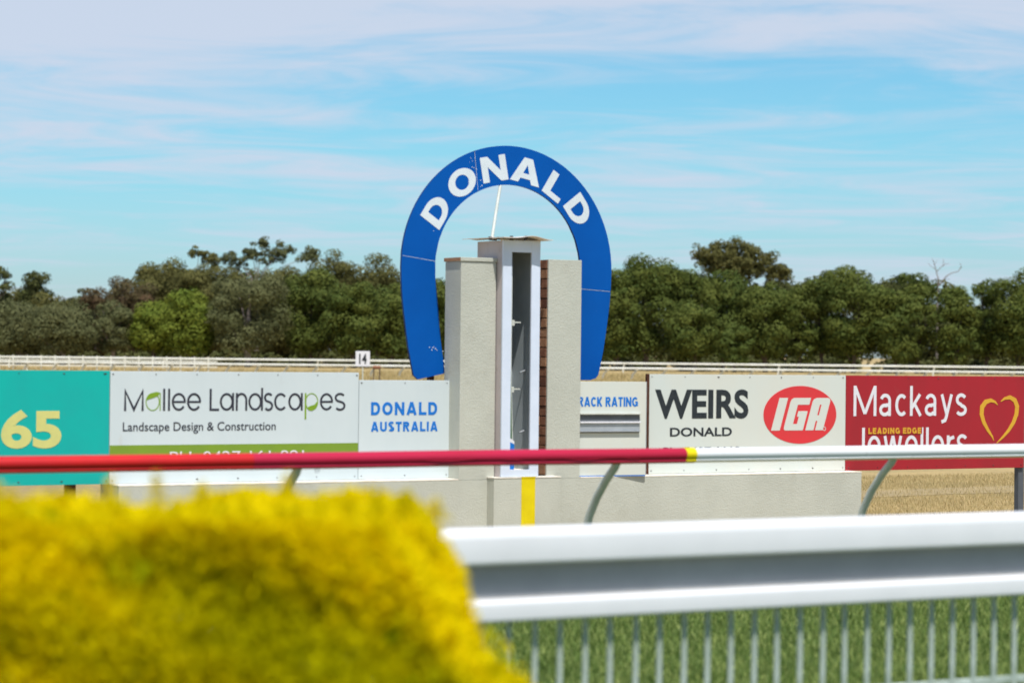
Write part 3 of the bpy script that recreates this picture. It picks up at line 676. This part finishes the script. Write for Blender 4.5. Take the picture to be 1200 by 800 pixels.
# ------------------------------------------------------------------ golden hedge
hx = wthing('golden_hedge', -.95, 6.5, 'clipped golden yellow conifer hedge in the left foreground', 'hedge')
def hedge():
    r = np.random.default_rng(21); X0, X1, Y0, Y1, ZT = -2.4, -.274, 5.4, 6.3, 1.445
    def lump(p): return .030*np.sin(p[:, 0]*9+p[:, 2]*4)+.028*np.sin(p[:, 0]*17+1+p[:, 1]*7)+.024*np.sin(p[:, 2]*21+p[:, 0]*6)+.020*np.sin(p[:, 1]*19+p[:, 0]*13)
    pts, nor = [], []
    def face(n, f): a, b = r.random(n), r.random(n); p, q = f(a, b); pts.append(p); nor.append(np.tile(q, (n, 1)))
    def sl(z): return (ZT-z)*.74
    n1 = 110000
    z = lambda b: .60 + (ZT-.60)*b
    face(n1, lambda a, b: (np.stack([X0+(X1+sl(z(b))-X0)*a, Y0-sl(z(b))*.35+0*a, z(b)], 1), np.array([0, -1, .3])))
    face(42000, lambda a, b: (np.stack([X0+(X1-X0)*a, Y0+(Y1-Y0)*b, ZT+0*a], 1), np.array([0, 0, 1.])))
    face(44000, lambda a, b: (np.stack([X1+sl(z(b)), Y0-sl(z(b))*.35+(Y1-Y0)*a, z(b)], 1), np.array([1, 0, .45])))
    face(9000, lambda a, b: (np.stack([X0+(X1+sl(z(b))-X0)*a, Y1+sl(z(b))*.35+0*a, z(b)], 1), np.array([0, 1, .3])))
    low = lambda b: .0 + .60*b
    face(9000, lambda a, b: (np.stack([X0+(X1+sl(low(b))-X0)*a, Y0-sl(low(b))*.35+0*a, low(b)], 1), np.array([0, -1, .3])))
    P = np.concatenate(pts); Nn = np.concatenate(nor); Nn /= np.linalg.norm(Nn, axis=1)[:, None]
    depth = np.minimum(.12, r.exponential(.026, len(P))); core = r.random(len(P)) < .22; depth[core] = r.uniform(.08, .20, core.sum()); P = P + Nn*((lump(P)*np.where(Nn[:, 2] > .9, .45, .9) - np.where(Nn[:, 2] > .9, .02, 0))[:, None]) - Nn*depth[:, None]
    n = len(P); size = (.008+.010*r.random(n))*np.where(depth > .08, 1.9, 1)
    d = Nn*.55 + r.normal(0, .55, (n, 3)) + np.array([0, 0, .35]); d /= np.linalg.norm(d, axis=1)[:, None]
    s = np.cross(d, r.normal(0, 1, (n, 3))); s /= np.linalg.norm(s, axis=1)[:, None]
    V = np.stack([P - s*size[:, None]*.28, P + s*size[:, None]*.28, P + d*size[:, None]*1.5 + s*size[:, None]*.3, P + d*size[:, None]*1.5 - s*size[:, None]*.3], 1)
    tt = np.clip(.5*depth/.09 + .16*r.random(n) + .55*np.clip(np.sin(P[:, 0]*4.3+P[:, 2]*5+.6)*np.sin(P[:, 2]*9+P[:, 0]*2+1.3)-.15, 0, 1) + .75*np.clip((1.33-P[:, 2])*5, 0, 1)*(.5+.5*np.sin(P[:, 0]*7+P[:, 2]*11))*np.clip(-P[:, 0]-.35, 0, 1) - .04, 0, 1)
    return V, tt
def cards(name, V, tt, m, parent, off=(0, 0, 0)):
    n = len(V); V = V - np.array(off); me = bpy.data.meshes.new(name); me.vertices.add(4*n); me.vertices.foreach_set('co', V.reshape(-1))
    me.loops.add(4*n); me.loops.foreach_set('vertex_index', np.arange(4*n, dtype=np.int32)); me.polygons.add(n)
    me.polygons.foreach_set('loop_start', (np.arange(n)*4).astype(np.int32)); me.update(calc_edges=True)
    a = me.attributes.new('tint', 'FLOAT', 'FACE'); a.data.foreach_set('value', tt.astype(np.float32)); me.materials.append(M[m])
    o = link(bpy.data.objects.new(name, me)); o.parent = parent; return o
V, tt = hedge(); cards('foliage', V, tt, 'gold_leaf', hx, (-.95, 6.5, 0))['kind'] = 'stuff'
# loose sprigs that stand above the clipped top
def sprigs():
    r = np.random.default_rng(33); Vs, T = [], []
    for x, hgt in ((-1.25, .07), (-1.17, .05), (-1.02, .10), (-.86, .13), (-.80, .08), (-.66, .06), (-.58, .11), (-.47, .05), (-.33, .09), (-.26, .07), (-.19, .05), (-1.3, .09), (-.95, .05), (-.4, .06)):
        y = r.uniform(5.45, 5.9); x *= .88; n = 90; t = r.random(n); P = np.stack([x+r.normal(0, .012, n)*(1.2-t), y+r.normal(0, .012, n)*(1.2-t), 1.425+hgt*.8*t], 1)
        d = r.normal(0, .6, (n, 3))+np.array([0, 0, 1]); d /= np.linalg.norm(d, axis=1)[:, None]; s = np.cross(d, r.normal(0, 1, (n, 3))); s /= np.linalg.norm(s, axis=1)[:, None]
        z = .010; Vs.append(np.stack([P-s*z*.3, P+s*z*.3, P+d*z*1.6+s*z*.2, P+d*z*1.6-s*z*.2], 1)); T.append(r.random(n)*.4)
    return np.concatenate(Vs), np.concatenate(T)
V, tt = sprigs(); cards('loose_sprigs', V, tt, 'gold_leaf', hx, (-.95, 6.5, 0))['kind'] = 'stuff'
stm = B(None)
for x in (-2.3, -1.8, -1.3, -.8, -.3):
    stm.tube([(x+.95, 0, 0), (x+.97, .02, .6), (x+.93, 0, 1.2)], [.03, .022, .008], 8)
o = stm.build('stems', 'bark'); o.parent = hx

# ------------------------------------------------------------------ far running rails and marker
def far_rail(name, label, y, zr, x0, x1, step, th, lean, slope=0.0):
    t = wthing(name, 0, y, label, 'running rail')
    b = B(None); n = 30
    b.extr([(dv+a, zz) for dv, a, zz in ((-th/2, 0, zr-th/2), (-th/2, 0, zr+th*.3), (-th*.2, 0, zr+th/2), (th*.2, 0, zr+th/2), (th/2, 0, zr+th*.3), (th/2, 0, zr-th/2))], x0, x1, 1)
    o = b.build('rail', 'farwhite'); o.parent = t; o.rotation_euler = (0, 0, slope)
    first = None; x = x0+.3
    while x < x1:
        if first is None:
            b = B(None); b.tube([(0, 0, zr-.05), (-.33*lean, .3*lean, zr-.48), (-.42*lean, .40*lean, 0)], .08, 6); first = b.build('post', 'farwhite'); c = first
        else: c = first.copy(); link(c)
        c.parent = t; c.location = (x*math.cos(slope), x*math.sin(slope), 0); x += step*(1+rng.normal(0, .01))
    return t
far_rail('far_running_rail', 'nearer of two far white running rails with slanted posts in dry grass', 170, .90, -42, 42, 1.93, .13, 1.0)
far_rail('far_running_rail', 'farther pale running rail just below the line of trees', 232, 1.02, -60, 60, 14.0, .17, .3)
t = wthing('post_and_rail_fence', -26, 200, 'short run of white upright posts and rail at far left below the trees', 'fence')
b = B(None); b.box(-20, 3.0, -.05, .05, .86, .96); o = b.build('rail', 'farwhite'); o.parent = t; first = None
b = B(None); b.box(-20, 3.0, -.04, .04, .45, .54); o = b.build('rail', 'farwhite'); o.parent = t
for i in range(21):
    if first is None: b = B(None); b.box(-.045, .045, -.045, .045, 0, 1.28); first = b.build('post', 'farwhite'); c = first
    else: c = first.copy(); link(c)
    c.parent = t; c.location = (-19.5+i*1.09, .1, 0)
t = wthing('distance_marker', -8.15, 140, 'small white marker plate with black number 14 on thin post', 'marker')
b = B(None); b.box(-.39, .39, -.02, .02, 1.0, 1.84, .01); b.build('plate', 'offwhite').parent = t
b = B(None); b.tube([(0, .04, 0), (0, .04, 1.5)], .03, 8); b.build('post', 'postgrey').parent = t
vs, fs, sz = text_pts('14', .03); b = B(None)
F = [b.v(-.20+p[0]*.42, -.03, 1.14+p[1]*.56) for p in vs]
for f in fs: b.bm.faces.new([F[i] for i in f])
me = bpy.data.meshes.new('lettering'); b.bm.to_mesh(me); b.bm.free(); me.materials.append(M['black']); o = link(bpy.data.objects.new('lettering', me)); o.parent = t
t = wthing('red_drum', -7.7, 146, 'small dull red drum resting on a trestle by the far rail beside the 14 marker', 'drum')
b = B(None); b.tube([(-.22, 0, .92), (-.19, 0, .92), (0, 0, .92), (.19, 0, .92), (.22, 0, .92)], [.09, .11, .10, .11, .09], 12); b.build('drum_body', 'brick1', True).parent = t
b = B(None); b.box(-.2, -.14, -.05, .05, 0, .81); b.box(.14, .2, -.05, .05, 0, .81); b.build('trestle', 'bark').parent = t

# ------------------------------------------------------------------ trees
def clumps(centers, radii, per, leaf, r, flat=.75):
    Vs, T = [], []
    for c, cr in zip(centers, radii):
        n = int(per*(cr/1.3)**1.6)+20; d = r.normal(0, 1, (n, 3)); d[:, 2] = d[:, 2]*.8+.25; d /= np.linalg.norm(d, axis=1)[:, None]
        rad = cr*(1-.35*r.random(n)**1.5); P = c + d*rad[:, None]*np.array([1, 1, flat])
        nn = d + r.normal(0, .27, (n, 3)); nn /= np.linalg.norm(nn, axis=1)[:, None]
        a = np.cross(nn, r.normal(0, 1, (n, 3))); a /= np.linalg.norm(a, axis=1)[:, None]; bb = np.cross(nn, a)
        s = leaf*(.6+.8*r.random(n))[:, None]
        Vs.append(np.stack([P-a*s*.5, P-bb*s*.32, P+a*s*.5, P+bb*s*.32], 1)); base = r.random()*.6
        T.append(np.clip(base + r.random(n)*.45, 0, 1))
    return np.concatenate(Vs), np.concatenate(T)
def tree(kind, name, px_, D, top, hw, m, label, low=.12, per=150, leaf=.34, ncl=44, bark='bark', cat='tree', group=None, cr=None, flat=.75, shape=1.0, seed=None):
    """px_: metres from the camera axis, D: distance, top: height, hw: half width of the crown"""
    r = np.random.default_rng(abs(hash((round(px_, 1), D))) % 99999 if seed is None else seed)
    t = wthing(name, px_, D, label, cat, group)
    z0 = top*low; hz = (top-z0)/2; zc = z0+hz; C, Rd = [], []
    crb = cr or max(.55, min(1.85, hw*.40)); n = 0
    while n < ncl:
        d = r.normal(0, 1, 3); d /= np.linalg.norm(d); d = np.sign(d)*np.abs(d)**.72; f = r.uniform(.30, 1)**.5; rad = crb*r.uniform(.6, 1.2)
        e = np.array([max(.1, hw-rad), max(.1, (hw-rad)*.9), max(.1, hz-rad*flat)])
        k = 1.0 - (.10 if d[2] > .5 else (.26 if d[2] < -.35 else 0))*shape
        C.append(np.array([0, 0, zc]) + d*e*f*np.array([k, k, 1])); Rd.append(rad); n += 1
    V, tt = clumps(C, Rd, per, leaf, r, flat); cards('crown', V, tt, m, t)
    b = B(None); tr = .10+hw*.035
    b.tube([(0, 0, 0), (r.normal(0, .15), 0, z0+.1), (r.normal(0, .3), 0, zc), (r.normal(0, .4), 0, top*.86)], [tr*1.25, tr, tr*.7, .04], 8)
    for i in range(6):
        a = r.uniform(0, 2*np.pi); q = C[r.integers(len(C))]; zz0 = z0 + (q[2]-z0)*r.uniform(.1, .4)
        b.tube([(0, 0, zz0), (q[0]*.5, q[1]*.5, zz0+(q[2]-zz0)*.6), (q[0], q[1], q[2])], [tr*.5, tr*.35, .03], 6)
    b.build('trunk', bark, True).parent = t
    return t
def PX(x, D): return (x-600)*D/3000.0
def TZ(x, y, D): return 1.8 + (414+.0105*(x-600)-y)*D/3000.0
T = [
 (60, 300, 338, 26, 'olive', 'gum_tree', 'olive gum behind the low grey gums at far left'),
 (15, 306, 332, 30, 'olive', 'gum_tree', 'olive gum joining the two dark trees at far left'),
 (160, 300, 325, 26, 'russet', 'gum_tree', 'brown green gum just left of the broad olive crown'),
 (330, 300, 303, 34, 'olive', 'gum_tree', 'olive crown under the tallest wispy tufts'),
 (226, 302, 306, 28, 'olive', 'gum_tree', 'olive gum under the stalked tuft of leaves'),
  # picture column, distance, row of the top, half width in columns, kind
 (-2, 300, 295, 15, 'dark', 'gum_tree', 'tall dark tree cut by the left edge of the view'),
 (43, 302, 313, 21, 'dark', 'gum_tree', 'dark round topped tree standing clear at the far left'),
 (20, 282, 345, 36, 'grey', 'gum_tree', 'low grey green gum at the far left above the teal board'),
 (74, 281, 350, 36, 'grey', 'gum_tree', 'low grey green gum above the join of teal and white boards'),
 (92, 306, 333, 15, 'grey', 'gum_tree', 'slender grey green gum left of the russet crown'),
 (112, 303, 327, 20, 'russet', 'gum_tree', 'russet brown crowned gum at left of the wood'),
 (134, 284, 346, 24, 'grey', 'gum_tree', 'thin gum with bare pale limbs beside the bright green pine'),
 (140, 306, 318, 20, 'russet', 'gum_tree', 'brownish gum rising toward the tall olive crown'),
 (190, 308, 297, 36, 'olive', 'gum_tree', 'broad olive gum standing over the two bright pines'),
 (182, 284, 345, 30, 'bright', 'pine_tree', 'left of two bright green rounded pines'),
 (222, 281, 335, 30, 'bright', 'pine_tree', 'right of two bright green rounded pines'),
 (256, 308, 300, 30, 'olive', 'gum_tree', 'olive gum between the stalked tuft and the grey gum'),
 (290, 280, 306, 46, 'grey', 'gum_tree', 'large hanging grey green gum left of the dark pines'),
 (364, 286, 309, 36, 'pine', 'pine_tree', 'dark clumped pine right of the large grey gum'),
 (392, 310, 290, 34, 'olive', 'gum_tree', 'rounded olive crown high behind the dark pines left of arch'),
 (415, 281, 326, 32, 'pine', 'pine_tree', 'dark green pine above the number 14 marker'),
 (444, 308, 295, 30, 'olive', 'gum_tree', 'olive gum touching the left leg of the blue arch'),
 (458, 284, 325, 30, 'pine', 'pine_tree', 'pine partly hidden by the left leg of the blue arch'),
 (503, 287, 316, 26, 'pine', 'pine_tree', 'pine seen between arch leg and left pillar'),
 (690, 290, 325, 26, 'pine', 'pine_tree', 'pine mostly hidden behind the right leg of the arch'),
 (722, 284, 312, 26, 'pine', 'pine_tree', 'pine just right of the blue arch'),
 (760, 286, 291, 34, 'pine', 'pine_tree', 'tallest round pine right of the arch'),
 (802, 288, 300, 28, 'pine', 'pine_tree', 'pine above the left end of the WEIRS board'),
 (812, 279, 344, 28, 'pine', 'pine_tree', 'lower front pine above the WEIRS lettering'),
 (846, 286, 303, 32, 'pine', 'pine_tree', 'pine below the umbrella shaped gum crown'),
 (861, 277, 376, 20, 'pine', 'pine_tree', 'small rounded low pine above the WEIRS board'),
 (897, 284, 325, 32, 'pine', 'pine_tree', 'pine under the right side of the umbrella gum'),
 (938, 287, 328, 24, 'pine', 'pine_tree', 'shorter pine in the dip above the IGA oval'),
 (962, 288, 311, 24, 'pine', 'pine_tree', 'pine at left shoulder of the broad right hand clump'),
 (1000, 285, 302, 38, 'pine', 'pine_tree', 'broad flat topped pine above the maroon board'),
 (1050, 283, 328, 28, 'pine', 'pine_tree', 'lower pine left of the bare branches'),
 (1074, 288, 308, 24, 'pine', 'pine_tree', 'rounded pine directly left of the bare branches'),
 (1118, 284, 329, 26, 'pine', 'pine_tree', 'pine below the bare branches'),
 (1156, 288, 322, 22, 'pine', 'pine_tree', 'narrow pine left of the last crown'),
 (1194, 285, 310, 34, 'pine', 'pine_tree', 'big pine cut by the right edge of the view'),
]
for i, (x, D, y, hw, m, nm, lab) in enumerate(T):
    tree(m, nm, PX(x, D), D, TZ(x, y, D), hw*D/3000*1.36, m, lab, low=.04 if m != 'grey' else .02, ncl=62 if hw > 25 else 42,
         leaf=.27 if m in ('grey', 'russet', 'olive') else .29, per=215, seed=100+i, bark='palebark' if m in ('grey', 'russet') else 'bark')
for i, (x, D, y, hw) in enumerate(((545, 290, 326, 30), (600, 292, 322, 32), (650, 290, 326, 30), (1245, 288, 315, 34), (1300, 288, 320, 34), (-60, 290, 320, 36), (-120, 290, 330, 36))):
    HL = ('pine hidden behind the left pillar of the tower', 'pine hidden behind the white box of the tower', 'pine hidden behind the right pillar of the tower', 'first pine past the right edge of the view', 'second pine past the right edge of the view', 'first pine past the left edge of the view', 'second pine past the left edge of the view')
    tree('pine', 'pine_tree', PX(x, D), D, TZ(x, y, D), hw*D/3000*1.2, 'pine', HL[i], low=.04, ncl=44, per=120, seed=300+i)
# open crowned gums: a few separate clumps on visible limbs
def open_gum(label, x, D, blobs, m, seed, bark='palebark', basez=None):
    """blobs: (column, row, radius in columns)"""
    r = np.random.default_rng(seed); X = PX(x, D); t = wthing('gum_tree', X, D, label, 'tree'); C, Rd = [], []
    b = B(None); top = TZ(x, 330, D)
    b.tube([(0, 0, 0), (.1, 0, top*.5), (0, 0, top)], [.3, .24, .12], 8)
    for bx, by, br in blobs:
        c = np.array([PX(bx, D)-X, 0, TZ(bx, by, D)]); rd = br*D/3000
        for k in range(max(5, int(br*1.5))):
            C.append(c + r.normal(0, .52, 3)*rd*np.array([1.15, 1, .7])); Rd.append(rd*r.uniform(.34, .62))
        b.tube([(0, 0, top*.9), (c[0]*.45, 0, top+(c[2]-top)*.55), (c[0], c[1], c[2])], [.09, .05, .02], 6)
    V, tt = clumps(C, Rd, 150, .26, r, .8); cards('crown', V, tt, m, t); b.build('trunk', bark, True).parent = t
open_gum('small stalked tuft of gum leaves rising above the wood at left', 231, 312, ((231, 296, 9), (245, 303, 7)), 'olive', 41)
open_gum('wispy pale gum with open tufts tallest in the left wood', 300, 314, ((307, 287, 9), (294, 295, 8), (268, 303, 9), (333, 293, 10), (318, 303, 9), (325, 298, 8), (300, 302, 9), (250, 306, 10), (362, 300, 13), (280, 308, 9)), 'grey', 42)
open_gum('umbrella shaped olive gum rising behind the pines right of the arch', 862, 312, ((828, 302, 12), (838, 297, 14), (853, 294, 14), (872, 295, 15), (885, 304, 15), (898, 313, 12), (914, 321, 12), (868, 308, 15), (845, 306, 15), (905, 318, 11), (884, 316, 12), (838, 312, 14), (856, 316, 16), (874, 318, 14)), 'olive', 43)
# bare tree
t = wthing('dead_tree', PX(1098, 300), 300, 'bare leafless branches showing above the pines at right', 'dead tree'); b = B(None)
def bp(x, y): return (PX(x, 300)-PX(1098, 300), 0, TZ(x, y, 300))
for pts, r0 in ((((1098, 420), (1098, 360), (1099, 325)), .2), (((1099, 328), (1096, 316), (1093, 306), (1091, 303)), .09), (((1097, 318), (1103, 312), (1108, 309), (1112, 309)), .07), (((1104, 312), (1105, 306), (1104, 303)), .05),
                (((1099, 335), (1108, 324), (1114, 320), (1122, 318), (1126, 313), (1124, 308)), .10), (((1096, 316), (1089, 311), (1086, 308)), .05), (((1122, 318), (1126, 311)), .05), (((1094, 310), (1098, 304)), .04)):
    q = [bp(*p) for p in pts]; b.tube(q, [.75*r0*(1-.7*i/(len(q)-1)) for i in range(len(q))], 6)
b.build('branches', 'palebark', True).parent = t
# the wood behind reads as one mass
r_ = np.random.default_rng(77); C, Rd = [], []
for i in range(1950):
    x = r_.uniform(-105, 105); col = 600+x*3000/325; lim = 5.2 if not (1005 < col < 1060) else 9
    zt = 8.5 if col < -60 else 7.2 if col < 150 else (10.6 if col < 520 else (10.6 if 700 < col < 1100 else 7.5))
    if 1008 < col < 1052: C.append(np.array([x, 325+r_.uniform(-6, 8), r_.uniform(3.2, zt)]))
    else: C.append(np.array([x, 325+r_.uniform(-6, 8), zt*r_.uniform(.05, 1)]))
    Rd.append(r_.uniform(1.2, 2.2))
for i in range(560):                                                # low scrub between the trunks
    x = r_.uniform(-105, 105); col = 600+x*3000/298
    if 1008 < col < 1050 and r_.random() < .4: continue
    C.append(np.array([x, r_.uniform(293, 303), r_.uniform(.2, 1.1)])); Rd.append(r_.uniform(.6, 1.2))
V, tt = clumps(C, Rd, 100, .5, r_, .9)
o = cards('far_wood', V, tt, 'dark', None); tag(o, 'dark mass of woodland behind the front row of trees', 'wood', kind='stuff')
